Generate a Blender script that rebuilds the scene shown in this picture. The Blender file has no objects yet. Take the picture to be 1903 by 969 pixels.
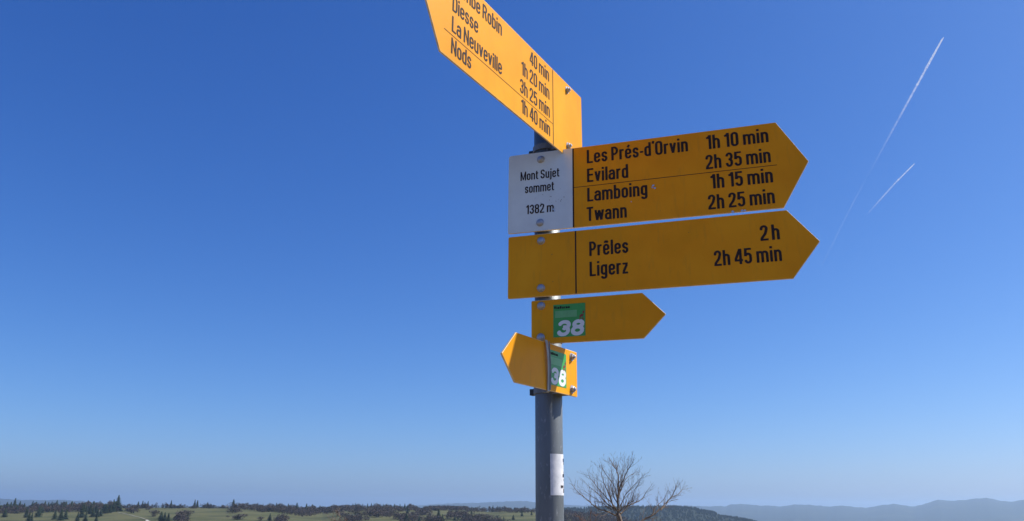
import bpy, bmesh, math, random
import numpy as np
from math import sin, cos, tan, pi, radians, sqrt, atan2, hypot, exp
from mathutils import Vector, Matrix, noise as mnoise

random.seed(7)
sc = bpy.context.scene
C = sc.collection

# ------------------------------------------------------------------ camera, sky, sun, exposure
EYE = 1.6
TH, ROLL, F = 0.304, 0.0086, 1456.2            # pitch, roll, focal length in pixels of a 1903 px wide picture
cam_right = Vector((cos(ROLL), -sin(ROLL) * -sin(TH) * -1, 0))  # replaced below
R_, U_, F_ = Vector((1, 0, 0)), Vector((0, -sin(TH), cos(TH))), Vector((0, cos(TH), sin(TH)))
cx_ = R_ * cos(ROLL) + U_ * sin(ROLL)
cy_ = -R_ * sin(ROLL) + U_ * cos(ROLL)
cam_data = bpy.data.cameras.new("camera")
cam = bpy.data.objects.new("camera", cam_data)
C.objects.link(cam)
m = Matrix((cx_, cy_, -F_)).transposed().to_4x4()
m.translation = Vector((0, 0, EYE))
cam.matrix_world = m
cam_data.sensor_width = 36
cam_data.lens = 36 * F / 1903
cam_data.clip_start = 0.05
cam_data.clip_end = 200000
sc.camera = cam

SKY_RESPONSE = ((1.464, 0.235), (1.129, 0.539), (0.817, 1.47))
SUN_AZ, SUN_EL = radians(82), radians(48)      # azimuth clockwise from the view direction
world = bpy.data.worlds.new("World")
sc.world = world
world.use_nodes = True
nt = world.node_tree
for n in list(nt.nodes):
    nt.nodes.remove(n)
sky = nt.nodes.new("ShaderNodeTexSky")
sky.sky_type = 'NISHITA'
sky.sun_disc = False
sky.sun_elevation = SUN_EL
sky.sun_rotation = SUN_AZ
sky.altitude = 1400
sky.air_density = 1.0
sky.dust_density = 2.5
sky.ozone_density = 1.0
sep = nt.nodes.new("ShaderNodeSeparateColor")
com = nt.nodes.new("ShaderNodeCombineColor")
bg = nt.nodes.new("ShaderNodeBackground")
bg.inputs['Strength'].default_value = 0.10
wo = nt.nodes.new("ShaderNodeOutputWorld")
nt.links.new(sky.outputs[0], sep.inputs[0])
# response of a clear mountain sky photographed with daylight balance: deeper blue, less red
for ch, (ex, mu) in enumerate(SKY_RESPONSE):
    pw = nt.nodes.new("ShaderNodeMath"); pw.operation = 'POWER'; pw.inputs[1].default_value = ex
    ml = nt.nodes.new("ShaderNodeMath"); ml.operation = 'MULTIPLY'; ml.inputs[1].default_value = mu
    nt.links.new(sep.outputs[ch], pw.inputs[0]); nt.links.new(pw.outputs[0], ml.inputs[0]); nt.links.new(ml.outputs[0], com.inputs[ch])
nt.links.new(com.outputs[0], bg.inputs['Color'])
nt.links.new(bg.outputs[0], wo.inputs['Surface'])

sun_dir = Vector((sin(SUN_AZ) * cos(SUN_EL), cos(SUN_AZ) * cos(SUN_EL), sin(SUN_EL)))
sl = bpy.data.lights.new("sun", 'SUN')
sl.energy = 4.9
sl.angle = radians(0.53)
sl.color = (1.0, 0.955, 0.89)
so = bpy.data.objects.new("sun", sl)
so.rotation_euler = sun_dir.to_track_quat('Z', 'Y').to_euler()
so.location = (5, 1, 8)
C.objects.link(so)
sc.view_settings.view_transform = 'Standard'
sc.view_settings.look = 'None'
sc.view_settings.gamma = 1
sc.view_settings.exposure = 0.4
sc.render.engine = 'CYCLES'
sc.cycles.volume_bounces = 2
sc.cycles.max_bounces = 8

def ray(px, py):
    """direction through a point of the 1903x969 picture, used to measure the place"""
    a, b = px - 951.5, py - 484.5
    du = a * cos(ROLL) + b * sin(ROLL)
    dv = -a * sin(ROLL) + b * cos(ROLL)
    return (F_ + R_ * (du / F) - U_ * (dv / F)).normalized()

def azel(px, py):
    d = ray(px, py)
    return atan2(d.x, d.y), d.z / hypot(d.x, d.y)

# ------------------------------------------------------------------ materials
def new_mat(name):
    mt = bpy.data.materials.new(name)
    mt.use_nodes = True
    t = mt.node_tree
    b = t.nodes["Principled BSDF"]
    return mt, t, b

def N(t, typ, **kw):
    n = t.nodes.new(typ)
    for k, v in kw.items():
        if k in n.inputs:
            n.inputs[k].default_value = v
        else:
            setattr(n, k, v)
    return n

def coord(t, scale=1.0, kind='Object', vec=None):
    tc = t.nodes.new("ShaderNodeTexCoord")
    mp = t.nodes.new("ShaderNodeMapping")
    mp.inputs['Scale'].default_value = vec if vec else (scale, scale, scale)
    t.links.new(tc.outputs[kind], mp.inputs['Vector'])
    return mp.outputs['Vector']

def noise_ramp(t, vec, scale, detail, stops, rough=0.6):
    n = N(t, "ShaderNodeTexNoise", Scale=scale, Detail=detail, Roughness=rough)
    t.links.new(vec, n.inputs['Vector'])
    r = t.nodes.new("ShaderNodeValToRGB")
    e = r.color_ramp.elements
    e[0].position, e[0].color = stops[0][0], (*stops[0][1], 1)
    e[1].position, e[1].color = stops[-1][0], (*stops[-1][1], 1)
    for p, c in stops[1:-1]:
        q = e.new(p)
        q.color = (*c, 1)
    t.links.new(n.outputs['Fac'], r.inputs['Fac'])
    return r.outputs['Color'], n.outputs['Fac']

def bump(t, b, fac, strength, dist):
    bp = N(t, "ShaderNodeBump", Strength=strength, Distance=dist)
    t.links.new(fac, bp.inputs['Height'])
    t.links.new(bp.outputs[0], b.inputs['Normal'])

def mix(t, fac, a, b, mode='MIX'):
    n = t.nodes.new("ShaderNodeMix")
    n.data_type = 'RGBA'
    n.blend_type = mode
    for sock, v in ((n.inputs[0], fac), (n.inputs[6], a), (n.inputs[7], b)):
        if hasattr(v, 'is_output'):
            t.links.new(v, sock)
        else:
            sock.default_value = v if not isinstance(v, tuple) else (*v, 1)
    return n.outputs[2]

def m_yellow():
    mt, t, b = new_mat("yellow_paint")
    v = coord(t)
    col, f = noise_ramp(t, v, 9, 5, [(0.3, (0.84, 0.350, 0.008)), (0.55, (0.89, 0.385, 0.010)), (0.75, (0.92, 0.41, 0.014))])
    # fine weathering specks and faint rain streaks
    v2 = coord(t, vec=(90, 90, 14))
    _, f2 = noise_ramp(t, v2, 1.0, 6, [(0, (0, 0, 0)), (1, (1, 1, 1))])
    mr = N(t, "ShaderNodeMapRange")
    mr.inputs[1].default_value, mr.inputs[2].default_value = 0.55, 0.85
    mr.inputs[3].default_value, mr.inputs[4].default_value = 0.0, 0.55
    t.links.new(f2, mr.inputs[0])
    big, fb = noise_ramp(t, v, 3.2, 3, [(.33, (.80, .80, .6)), (.5, (.95, .90, .8)), (.68, (1, 1, 1))])
    c2 = mix(t, mr.outputs[0], mix(t, 1.0, col, big, 'MULTIPLY'), (0.50, 0.25, 0.03))
    vo = N(t, "ShaderNodeTexVoronoi", Scale=85.0)
    t.links.new(v, vo.inputs['Vector'])
    ls = N(t, "ShaderNodeMath", operation='LESS_THAN')
    ls.inputs[1].default_value = 0.055
    t.links.new(vo.outputs['Distance'], ls.inputs[0])
    ms = N(t, "ShaderNodeMath", operation='MULTIPLY')
    ms.inputs[1].default_value = 0.45
    t.links.new(ls.outputs[0], ms.inputs[0])
    c3 = mix(t, ms.outputs[0], c2, (0.30, 0.17, 0.04))
    t.links.new(c3, b.inputs['Base Color'])
    b.inputs['Roughness'].default_value = 0.42
    b.inputs['Specular IOR Level'].default_value = 0.12
    b.inputs['Coat Weight'].default_value = 0.0
    b.inputs['Coat Roughness'].default_value = 0.15
    _, f3 = noise_ramp(t, v, 22, 3, [(0, (0, 0, 0)), (1, (1, 1, 1))])
    bump(t, b, f3, 0.10, 0.002)
    return mt

def m_simple(name, col, rough=0.5, metal=0.0, var=0.15, scale=40, coat=0.0, bmp=0.0):
    mt, t, b = new_mat(name)
    v = coord(t)
    lo = tuple(c * (1 - var) for c in col)
    hi = tuple(min(1, c * (1 + var)) for c in col)
    c, f = noise_ramp(t, v, scale, 5, [(0.3, lo), (0.7, hi)])
    t.links.new(c, b.inputs['Base Color'])
    b.inputs['Roughness'].default_value = rough
    b.inputs['Metallic'].default_value = metal
    b.inputs['Coat Weight'].default_value = coat
    if bmp:
        bump(t, b, f, bmp, 0.002)
    return mt

M = {}
M['yellow'] = m_yellow()
M['edge'] = m_simple("worn_panel_edge", (0.78, 0.58, 0.30), 0.45, 0.0, var=.25, scale=60)
M['ink'] = m_simple("black_lettering", (0.036, 0.026, 0.028), 0.7, var=0.3)
M['ink'].node_tree.nodes['Principled BSDF'].inputs['Specular IOR Level'].default_value = 0.12
M['white'] = m_simple("white_plate", (0.70, 0.78, 0.79), 0.4, var=0.08, scale=12, coat=0.05)
M['scratch'] = m_simple("bared_metal", (0.55, 0.60, 0.66), 0.35, 0.5)
M['dirt'] = m_simple("rust_fleck", (0.20, 0.10, 0.05), 0.8)
M['back'] = m_simple("aluminium_back", (0.42, 0.43, 0.44), 0.45, 0.7)
M['bolt'] = m_simple("galvanised_bolt", (0.42, 0.44, 0.48), 0.5, 0.6, var=0.12, scale=120)
M['clamp'] = m_simple("galvanised_clamp", (0.20, 0.215, 0.23), 0.6, 0.3, var=0.2, scale=60)
M['dark'] = m_simple("dark_rubber", (0.03, 0.035, 0.04), 0.6)
M['green'] = m_simple("green_sticker", (0.055, 0.35, 0.05), 0.4, var=0.08, scale=20, coat=0.2)
M['pale_green'] = m_simple("pale_green_print", (0.17, 0.46, 0.17), 0.4, var=0.1)
M['sticker_white'] = m_simple("white_print", (0.78, 0.80, 0.80), 0.4, var=0.05)
M['red'] = m_simple("red_brown_print", (0.25, 0.03, 0.02), 0.5)
M['strap'] = m_simple("grey_plastic_strap", (0.36, 0.39, 0.40), 0.4, var=0.15)

def m_pole():
    mt, t, b = new_mat("grey_painted_pole")
    v = coord(t, vec=(14, 14, 3))
    c, f = noise_ramp(t, v, 1.5, 7, [(0.3, (0.135, 0.152, 0.155)), (0.5, (0.172, 0.188, 0.192)), (0.75, (0.225, 0.238, 0.24))])
    v2 = coord(t, vec=(160, 160, 60))
    _, f2 = noise_ramp(t, v2, 1.0, 3, [(0, (0, 0, 0)), (1, (1, 1, 1))])
    mr = N(t, "ShaderNodeMapRange")
    mr.inputs[1].default_value, mr.inputs[2].default_value = 0.60, 0.72
    mr.inputs[3].default_value, mr.inputs[4].default_value = 0.0, 0.75
    t.links.new(f2, mr.inputs[0])
    c2 = mix(t, mr.outputs[0], c, (0.33, 0.34, 0.34))
    t.links.new(c2, b.inputs['Base Color'])
    b.inputs['Metallic'].default_value = 0.35
    b.inputs['Roughness'].default_value = 0.5
    bump(t, b, f2, 0.08, 0.001)
    return mt
M['pole'] = m_pole()

def m_paper():
    mt, t, b = new_mat("weathered_white_label")
    v = coord(t, vec=(60, 60, 60))
    c, f = noise_ramp(t, v, 1.0, 6, [(0.32, (0.60, 0.62, 0.64)), (0.6, (0.80, 0.80, 0.80))])
    t.links.new(c, b.inputs['Base Color'])
    b.inputs['Roughness'].default_value = 0.5
    return mt
M['paper'] = m_paper()

# ------------------------------------------------------------------ object helpers
def link(name, me, mat=None, parent=None):
    o = bpy.data.objects.new(name, me)
    C.objects.link(o)
    if mat is not None and me is not None:
        me.materials.append(mat)
    if parent is not None:
        o.parent = parent
    return o

def mesh_from(name, verts, faces, mat=None, parent=None, smooth=False):
    me = bpy.data.meshes.new(name)
    me.from_pydata([tuple(v) for v in verts], [], faces)
    if smooth:
        me.polygons.foreach_set('use_smooth', [True] * len(me.polygons))
    me.update()
    return link(name, me, mat, parent)

def tag(o, label, cat=None, group=None, kind=None):
    if label: o['label'] = label
    if cat: o['category'] = cat
    if group: o['group'] = group
    if kind: o['kind'] = kind
    return o

def empty(name, mat4=None):
    o = bpy.data.objects.new(name, None)
    o.empty_display_size = 0.05
    C.objects.link(o)
    if mat4 is not None:
        o.matrix_world = mat4
    return o

def rounded(poly, radii, n=4):
    """round the corners of a polygon"""
    out = []
    k = len(poly)
    for i in range(k):
        p0, p1, p2 = Vector(poly[i - 1]), Vector(poly[i]), Vector(poly[(i + 1) % k])
        r = radii[i]
        if r <= 0:
            out.append(tuple(p1)); continue
        a, b = (p0 - p1).normalized(), (p2 - p1).normalized()
        half = math.acos(max(-1, min(1, a.dot(b)))) / 2
        d = r / tan(half)
        c = p1 + (a + b).normalized() * (r / sin(half))
        s, e = p1 + a * d, p1 + b * d
        a0 = atan2(s.y - c.y, s.x - c.x); a1 = atan2(e.y - c.y, e.x - c.x)
        da = (a1 - a0 + pi) % (2 * pi) - pi
        for j in range(n + 1):
            t = a0 + da * j / n
            out.append((c.x + r * cos(t), c.y + r * sin(t)))
    return out

def prism_bm(poly, y0, y1, bevel=0.0):
    """polygon in local x,z extruded from y0 (front) to y1"""
    bm = bmesh.new()
    fr_ = [bm.verts.new((x, y0, z)) for x, z in poly]
    bk = [bm.verts.new((x, y1, z)) for x, z in poly]
    area = sum(poly[i][0] * poly[(i + 1) % len(poly)][1] - poly[(i + 1) % len(poly)][0] * poly[i][1] for i in range(len(poly)))
    f1 = bm.faces.new(fr_); f2 = bm.faces.new(list(reversed(bk)))
    n = len(poly)
    for i in range(n):
        j = (i + 1) % n
        bm.faces.new((fr_[j], fr_[i], bk[i], bk[j]))
    bmesh.ops.recalc_face_normals(bm, faces=bm.faces)
    if bevel:
        es = [e for e in bm.edges if abs(e.verts[0].co.y - e.verts[1].co.y) < 1e-9]
        bmesh.ops.bevel(bm, geom=es, offset=bevel, segments=2, affect='EDGES', profile=0.5)
    return bm

def bm_obj(name, bm, mat, parent=None, smooth=False):
    me = bpy.data.meshes.new(name)
    bm.to_mesh(me); bm.free()
    if smooth:
        me.polygons.foreach_set('use_smooth', [True] * len(me.polygons))
    return link(name, me, mat, parent)

# ------------------------------------------------------------------ lettering: condensed grotesque drawn as strokes
# each glyph: (width, list of (polyline, thickness factor)); cap height 1, x-height 0.74
XH = 0.74
def arc(cx, cy, rx, ry, a0, a1, n=12):
    return [(cx + rx * cos(radians(a0 + (a1 - a0) * i / n)), cy + ry * sin(radians(a0 + (a1 - a0) * i / n))) for i in range(n + 1)]

def glyphs(T):
    h = T / 2
    hz = T * 0.78          # thinner horizontals
    g = {}
    def loop(x0, y0, x1, y1):
        r = (x1 - x0) / 2; c = (x0 + x1) / 2; ry = min(r * 1.05, (y1 - y0) / 2)
        return arc(c, y1 - ry, r, ry, 0, 180) + arc(c, y0 + ry, r, ry, 180, 360) + [(x1, y1 - ry)]
    def loop2(x0, y0, x1, y1):
        return arc((x0 + x1) / 2, (y0 + y1) / 2, (x1 - x0) / 2, (y1 - y0) / 2, 0, 360, 24)
    W = 0.44; r = (W - T) / 2; c = W / 2; v = hz / 2
    top = XH - v; bot = v; ry = r * 1.05
    g['o'] = (W, [loop(h, bot, W - h, top)])
    g['n'] = (W, [[(h, 0), (h, XH)], [(h, XH - .3)] + arc(c, top - ry, r, ry, 180, 0) + [(W - h, 0)]])
    g['u'] = (W, [[(W - h, 0), (W - h, XH)], [(h, XH)] + arc(c, bot + ry, r, ry, 180, 360) + [(W - h, .3)]])
    g['h'] = (W, [[(h, 0), (h, 1)], [(h, XH - .3)] + arc(c, top - ry, r, ry, 180, 0) + [(W - h, 0)]])
    w2 = W - T
    g['m'] = (2 * w2 + T, [[(h, 0), (h, XH)], [(h, XH - .3)] + arc(c, top - ry, r, ry, 180, 0) + [(W - h, 0)],
                           [(h + w2, XH - .3)] + arc(c + w2, top - ry, r, ry, 180, 0) + [(W - h + w2, 0)]])
    g['r'] = (.30, [[(h, 0), (h, XH)], [(h, XH - .32)] + arc(c, top - ry, r, ry, 180, 92, 8)[:-1] + [(.30, XH - v)]])
    g['a'] = (W, [[(W - h, 0)] + [(W - h, XH - ry - v)] + arc(c, top - ry, r, ry, 0, 170), 
                  [(W - h, .44)] + [(c, .425)] + arc(c - .01, .425 - ry * .86, r + .01, ry * .86, 100, 180, 6) + arc(c - .01, bot + ry * .8, r + .01, ry * .8, 180, 290, 8) + [(W - h, .16)]])
    g['e'] = (W, [[(h, .375), (W - h, .375)], [(W - h, .37)] + arc(c, top - ry, r, ry, 0, 180) + arc(c, bot + ry, r, ry, 180, 358)])
    g['c'] = (W, [arc(c, top - ry, r, ry, -5, 180) + arc(c, bot + ry, r, ry, 180, 365)])
    g['b'] = (W, [[(h, 0), (h, 1)], loop(h, bot, W - h, top)])
    g['d'] = (W, [[(W - h, 0), (W - h, 1)], loop(h, bot, W - h, top)])
    g['g'] = (W, [[(W - h, XH), (W - h, -.06)] + arc(c, -.06, r, ry * .8, 0, -165), loop(h, bot + .04, W - h, top)])
    g['i'] = (T, [[(h, 0), (h, XH)], [(h, .85), (h, 1)]])
    g['l'] = (T, [[(h, 0), (h, 1)]])
    g['j'] = (T + .03, [[(h + .03, XH), (h + .03, -.1)] + arc(-.03, -.1, h + .06, .07, 0, -80, 5), [(h + .03, .85), (h + .03, 1)]])
    g['t'] = (.30, [[(.12, .93), (.12, .17)] + arc(.12 + .11, .17, .11, .17 - v, 180, 275, 6) + [(.30, v)], [(0, XH - v), (.29, XH - v)]])
    def ess(W, H, v):
        r = (W - T) / 2; c = W / 2; ru = (H / 2 - v) / 2 + .0; yu = H - v - ru; yl = v + ru
        return arc(c, yu, r, ru, 5, 180, 10) + arc(c, yu, r, ru, 180, 235, 4) + [(c, H / 2)] + arc(c, yl, r, ru, 55, 0, 4) + arc(c, yl, r, ru, 0, -185, 10)
    g['s'] = (.41, [ess(.41, XH, v)])
    g['S'] = (.49, [ess(.49, 1, v)])
    k = T * .46
    g['v'] = (.43, [[(k, XH), (.215, 0.02)], [(.43 - k, XH), (.215, 0.02)]])
    g['w'] = (.66, [[(k, XH), (.19, .02)], [(.33, XH - .03), (.19, .02)], [(.33, XH - .03), (.47, .02)], [(.66 - k, XH), (.47, .02)]])
    g['z'] = (.38, [[(.02, XH - v), (.37, XH - v)], [(.38 - h, XH - T * .8), (h, T * .8)], [(.01, v), (.38, v)]])
    # capitals
    g['L'] = (.42, [[(h, 0), (h, 1)], [(h, v), (.42, v)]])
    g['E'] = (.45, [[(h, 0), (h, 1)], [(h, v), (.45, v)], [(h, 1 - v), (.45, 1 - v)], [(h, .53), (.42, .53)]])
    g['T'] = (.47, [[(.235, 0), (.235, 1)], [(0, 1 - v), (.47, 1 - v)]])
    g['N'] = (.52, [[(h, 0), (h, 1)], [(.52 - h, 0), (.52 - h, 1)], [(h, .97), (.52 - h, .03)]])
    g['M'] = (.66, [[(h, 0), (h, 1)], [(.66 - h, 0), (.66 - h, 1)], [(h + .01, .97), (.33, .06)], [(.66 - h - .01, .97), (.33, .06)]])
    def bowl(W, y0, y1):
        ry = (y1 - y0) / 2; rx = min(ry, .2)
        return [(h, y1)] + arc(W - h - rx, y1 - ry, rx, ry, 90, -90, 12) + [(h, y0)]
    g['P'] = (.47, [[(h, 0), (h, 1)], bowl(.47, .44, 1 - v)])
    g['R'] = (.49, [[(h, 0), (h, 1)], bowl(.48, .50, 1 - v), [(.30, .50), (.49 - h + .01, 0)]])
    g['B'] = (.48, [[(h, 0), (h, 1)], bowl(.46, .53, 1 - v), bowl(.48, v, .53)])
    g['D'] = (.49, [[(h, 0), (h, 1)], [(h, 1 - v), (.25, 1 - v)] + arc(.49 - h - .17, 1 - v - .2, .17, .2, 90, 0, 6) + arc(.49 - h - .17, v + .2, .17, .2, 0, -90, 6) + [(.25, v), (h, v)]])
    Wc = .49; rc = (Wc - T) / 2; rcy = rc * 1.1
    g['O'] = (Wc, [loop(h, v, Wc - h, 1 - v)])
    g['C'] = (Wc, [arc(Wc / 2, 1 - v - rcy, rc, rcy, -20, 180) + arc(Wc / 2, v + rcy, rc, rcy, 180, 380)])
    g['V'] = (.49, [[(k, 1), (.245, .02)], [(.49 - k, 1), (.245, .02)]])
    # digits
    Wd = .46; rd = (Wd - T) / 2; rdy = rd * 1.15; cd = Wd / 2
    g['0'] = (Wd, [loop(h, v, Wd - h, 1 - v)])
    g['1'] = (.30, [[(.30 - h, 0), (.30 - h, 1)], [(0, .80), (.12, .82), (.30 - h, .97)]])
    g['2'] = (Wd, [[(h, .70)] + arc(cd, 1 - v - rdy, rd, rdy, 180, -15, 12) + [(.30, .46), (h + .02, .18), (h, v)], [(0, v), (Wd, v)]])
    g['3'] = (Wd, [arc(cd, 1 - v - .215, rd, .215, 175, -70, 12) + [(cd - .04, .535)], [(cd - .04, .535)] + arc(cd, v + .23, rd, .23, 75, -180, 12)])
    g['4'] = (.50, [[(.50 - .14, 0), (.50 - .14, 1)], [(.33, .98), (.055, .30)], [(.0, .25), (.50, .25)]])
    g['5'] = (Wd, [[(Wd - .02, 1 - v), (.09, 1 - v)], [(.10, 1), (.075, .48)], [(.08, .50)] + arc(cd, .63 - rdy, rd, rdy, 120, 0, 8) + arc(cd, v + rdy, rd, rdy, 0, -178, 10)])
    g['8'] = (Wd, [loop(h + .01, .53, Wd - h - .01, 1 - v), loop(h, v, Wd - h, .53)])
    Ww = .92; rw = (Ww - T) / 2; cw = Ww / 2; vw = T * .86 / 2
    g['\u00b3'] = (Ww, [arc(cw, 1 - vw - .20, rw, .20, 172, -80, 14) + [(cw - .06, .55)], [(cw - .06, .55)] + arc(cw, vw + .225, rw, .225, 80, -172, 14)])
    g['\u2078'] = (Ww, [loop2(h + .04, .54, Ww - h - .04, 1 - vw), loop2(h, vw, Ww - h, .54)])
    g['-'] = (.22, [[(0, .36), (.22, .36)]])
    g["'"] = (.12, [[(.10, 1.05), (.05, .86)]])
    g['\u00e9'] = (W, g['e'][1] + [[(c - .03, .82), (c + .08, 1.0)]])
    g['\u00ea'] = (W, g['e'][1] + [[(c - .12, .83), (c, .96)], [(c, .96), (c + .12, .83)]])
    return g

_gc = {}
def glyph_mesh(ch, T, step):
    """filled outline of the union of strokes: signed distance on a grid, clipped cell by cell"""
    key = (ch, T, step)
    if key in _gc: return _gc[key]
    w, strokes = glyphs(T)[ch]
    xs = np.arange(-.12, w + .14, step); ys = np.arange(-.34, 1.16, step)
    X, Y = np.meshgrid(xs, ys)
    D = np.full(X.shape, 9.0)
    for pl in strokes:
        n = len(pl)
        for i in range(n - 1):
            (x0, y0), (x1, y1) = pl[i], pl[i + 1]
            L = hypot(x1 - x0, y1 - y0)
            if L < 1e-6: continue
            ux, uy = (x1 - x0) / L, (y1 - y0) / L
            # stems full weight, horizontals thinner
            t = T * (0.80 + 0.20 * abs(uy)) / 2 * (.72 if ch in 'NM' and abs(ux) > .15 else 1)
            u = (X - x0) * ux + (Y - y0) * uy
            q = np.abs(-(X - x0) * uy + (Y - y0) * ux)
            box = np.maximum(np.maximum(-u, u - L), q - t)
            D = np.minimum(D, box)
            if i > 0:
                D = np.minimum(D, np.hypot(X - x0, Y - y0) - t)
    D = D + 1e-5
    verts, faces, vid = [], [], {}
    def V(p):
        k = (round(p[0], 5), round(p[1], 5))
        if k not in vid:
            vid[k] = len(verts); verts.append(k)
        return vid[k]
    ny, nx = D.shape
    for j in range(ny - 1):
        i = 0
        while i < nx - 1:
            d = (D[j, i], D[j, i + 1], D[j + 1, i + 1], D[j + 1, i])
            if min(d) >= 0:
                i += 1; continue
            if max(d) < 0:
                k = i
                while k + 1 < nx - 1 and D[j, k + 2] < 0 and D[j + 1, k + 2] < 0: k += 1
                faces.append([V((xs[i], ys[j])), V((xs[k + 1], ys[j])), V((xs[k + 1], ys[j + 1])), V((xs[i], ys[j + 1]))])
                i = k + 1; continue
            P = [(xs[i], ys[j]), (xs[i + 1], ys[j]), (xs[i + 1], ys[j + 1]), (xs[i], ys[j + 1])]
            out = []
            for a in range(4):
                b = (a + 1) % 4
                if d[a] < 0: out.append(P[a])
                if (d[a] < 0) != (d[b] < 0):
                    s = d[a] / (d[a] - d[b])
                    out.append((P[a][0] + (P[b][0] - P[a][0]) * s, P[a][1] + (P[b][1] - P[a][1]) * s))
            ids = []
            for p in out:
                q = V(p)
                if q not in ids: ids.append(q)
            if len(ids) >= 3: faces.append(ids)
            i += 1
    _gc[key] = (w, verts, faces)
    return _gc[key]

def lettering(text, parent, x0, x1, z0, cap, y=-0.0005, T=.16, step=.028, mat='ink', shear=0.0, gap=.08, space=.19, name='lettering'):
    """one line of print between x0 and x1 on the baseline z0 (metres, sign's own axes)"""
    pos, cur = [], 0.0
    for ch in text:
        if ch == ' ': cur += space; continue
        w = glyph_mesh(ch, T, step)[0]
        pos.append((ch, cur)); cur += w + gap
        last = cur - gap
    kx = (x1 - x0) / last
    verts, faces = [], []
    for ch, cx in pos:
        w, vs, fs = glyph_mesh(ch, T, step)
        o = len(verts)
        verts += [(x0 + (cx + a + shear * b) * kx, y, z0 + b * cap) for a, b in vs]
        faces += [[o + i for i in f] for f in fs]
    return mesh_from(name, verts, faces, M[mat], parent)

def flat_rect(name, parent, x0, x1, z0, z1, y, mat):
    return mesh_from(name, [(x0, y, z0), (x1, y, z0), (x1, y, z1), (x0, y, z1)], [[0, 1, 2, 3]], M[mat], parent)

def bolt_mesh():
    bm = bmesh.new()
    # washer, hexagon-collared dome head, axis along -y
    def ring(r, y, n=18): return [bm.verts.new((r * cos(2 * pi * i / n), y, r * sin(2 * pi * i / n))) for i in range(n)]
    prof = [(.0095, 0), (.0095, -.0014), (.0080, -.0018), (.0080, -.0034), (.0072, -.0052), (.0054, -.0066), (.0028, -.0074)]
    rs = [ring(r, y) for r, y in prof]
    for a, b in zip(rs, rs[1:]):
        for i in range(18): bm.faces.new((a[i], a[(i + 1) % 18], b[(i + 1) % 18], b[i]))
    bm.faces.new(rs[-1])
    bmesh.ops.recalc_face_normals(bm, faces=bm.faces)
    me = bpy.data.meshes.new("bolt")
    bm.to_mesh(me); bm.free()
    me.polygons.foreach_set('use_smooth', [True] * len(me.polygons))
    me.materials.append(M['bolt'])
    return me
def nut_mesh():
    bm = bmesh.new()
    def ring(r, y, n): return [bm.verts.new((r * cos(2 * pi * i / n), y, r * sin(2 * pi * i / n))) for i in range(n)]
    def tube(prof, n):
        rs = [ring(r, y, n) for r, y in prof]
        for a, b in zip(rs, rs[1:]):
            for i in range(n): bm.faces.new((a[i], a[(i + 1) % n], b[(i + 1) % n], b[i]))
        bm.faces.new(rs[-1])
    tube([(.0105, 0), (.0105, -.0015), (.006, -.0016)], 18)
    tube([(.0078, -.0014), (.0080, -.0030), (.0080, -.0080), (.0068, -.0092), (.004, -.0093)], 6)
    tube([(.0040, -.009), (.0040, -.0135), (.003, -.0145)], 10)
    bmesh.ops.recalc_face_normals(bm, faces=bm.faces)
    me = bpy.data.meshes.new("bolt")
    bm.to_mesh(me); bm.free()
    me.materials.append(M['bolt'])
    return me
BOLT, NUT = bolt_mesh(), nut_mesh()

# ------------------------------------------------------------------ signpost pole
PX, PY, LX, LY = 0.0844, 1.7421, -0.0032, 0.0012
POLE_R = 0.030
def axis_pt(z):  # z above the eye
    return Vector((PX + LX * z, PY + LY * z, EYE + z))
def tube_rings(name, rings, mat, parent=None, n=48, caps=True, smooth=True):
    """rings: list of (centre, radius), circles in horizontal planes"""
    verts, faces = [], []
    for c, r in rings:
        for i in range(n):
            a = 2 * pi * i / n
            verts.append((c[0] + r * cos(a), c[1] + r * sin(a), c[2]))
    for k in range(len(rings) - 1):
        for i in range(n):
            j = (i + 1) % n
            faces.append([k * n + i, k * n + j, (k + 1) * n + j, (k + 1) * n + i])
    if caps:
        faces.append(list(range(n))[::-1])
        faces.append([(len(rings) - 1) * n + i for i in range(n)])
    o = mesh_from(name, verts, faces, mat, parent)
    if smooth:
        o.data.polygons.foreach_set('use_smooth', [len(p.vertices) == 4 for p in o.data.polygons])
    return o
base = axis_pt(-EYE)
pole = empty("signpost_pole", Matrix.Translation(base))
tag(pole, "round grey painted steel pole carrying all the yellow signs", "pole")
def rel(v): return Vector(v) - base
tube_rings("tube", [(rel(axis_pt(-EYE - .4)), POLE_R), (rel(axis_pt(-.6)), POLE_R), (rel(axis_pt(0)), POLE_R), (rel(axis_pt(1.022)), POLE_R)], M['pole'], pole, 64)
tube_rings("cap", [(rel(axis_pt(1.020)), .0315), (rel(axis_pt(1.028)), .0315), (rel(axis_pt(1.034)), .026), (rel(axis_pt(1.036)), .012)], M['dark'], pole, 32)
# concrete footing at the ground
tube_rings("footing", [(rel(axis_pt(-EYE - .3)), .16), (rel(axis_pt(-EYE + .03)), .16), (rel(axis_pt(-EYE + .045)), .145)], m_simple("concrete", (.34, .33, .31), .9, var=.2, scale=30), pole, 40)

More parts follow.
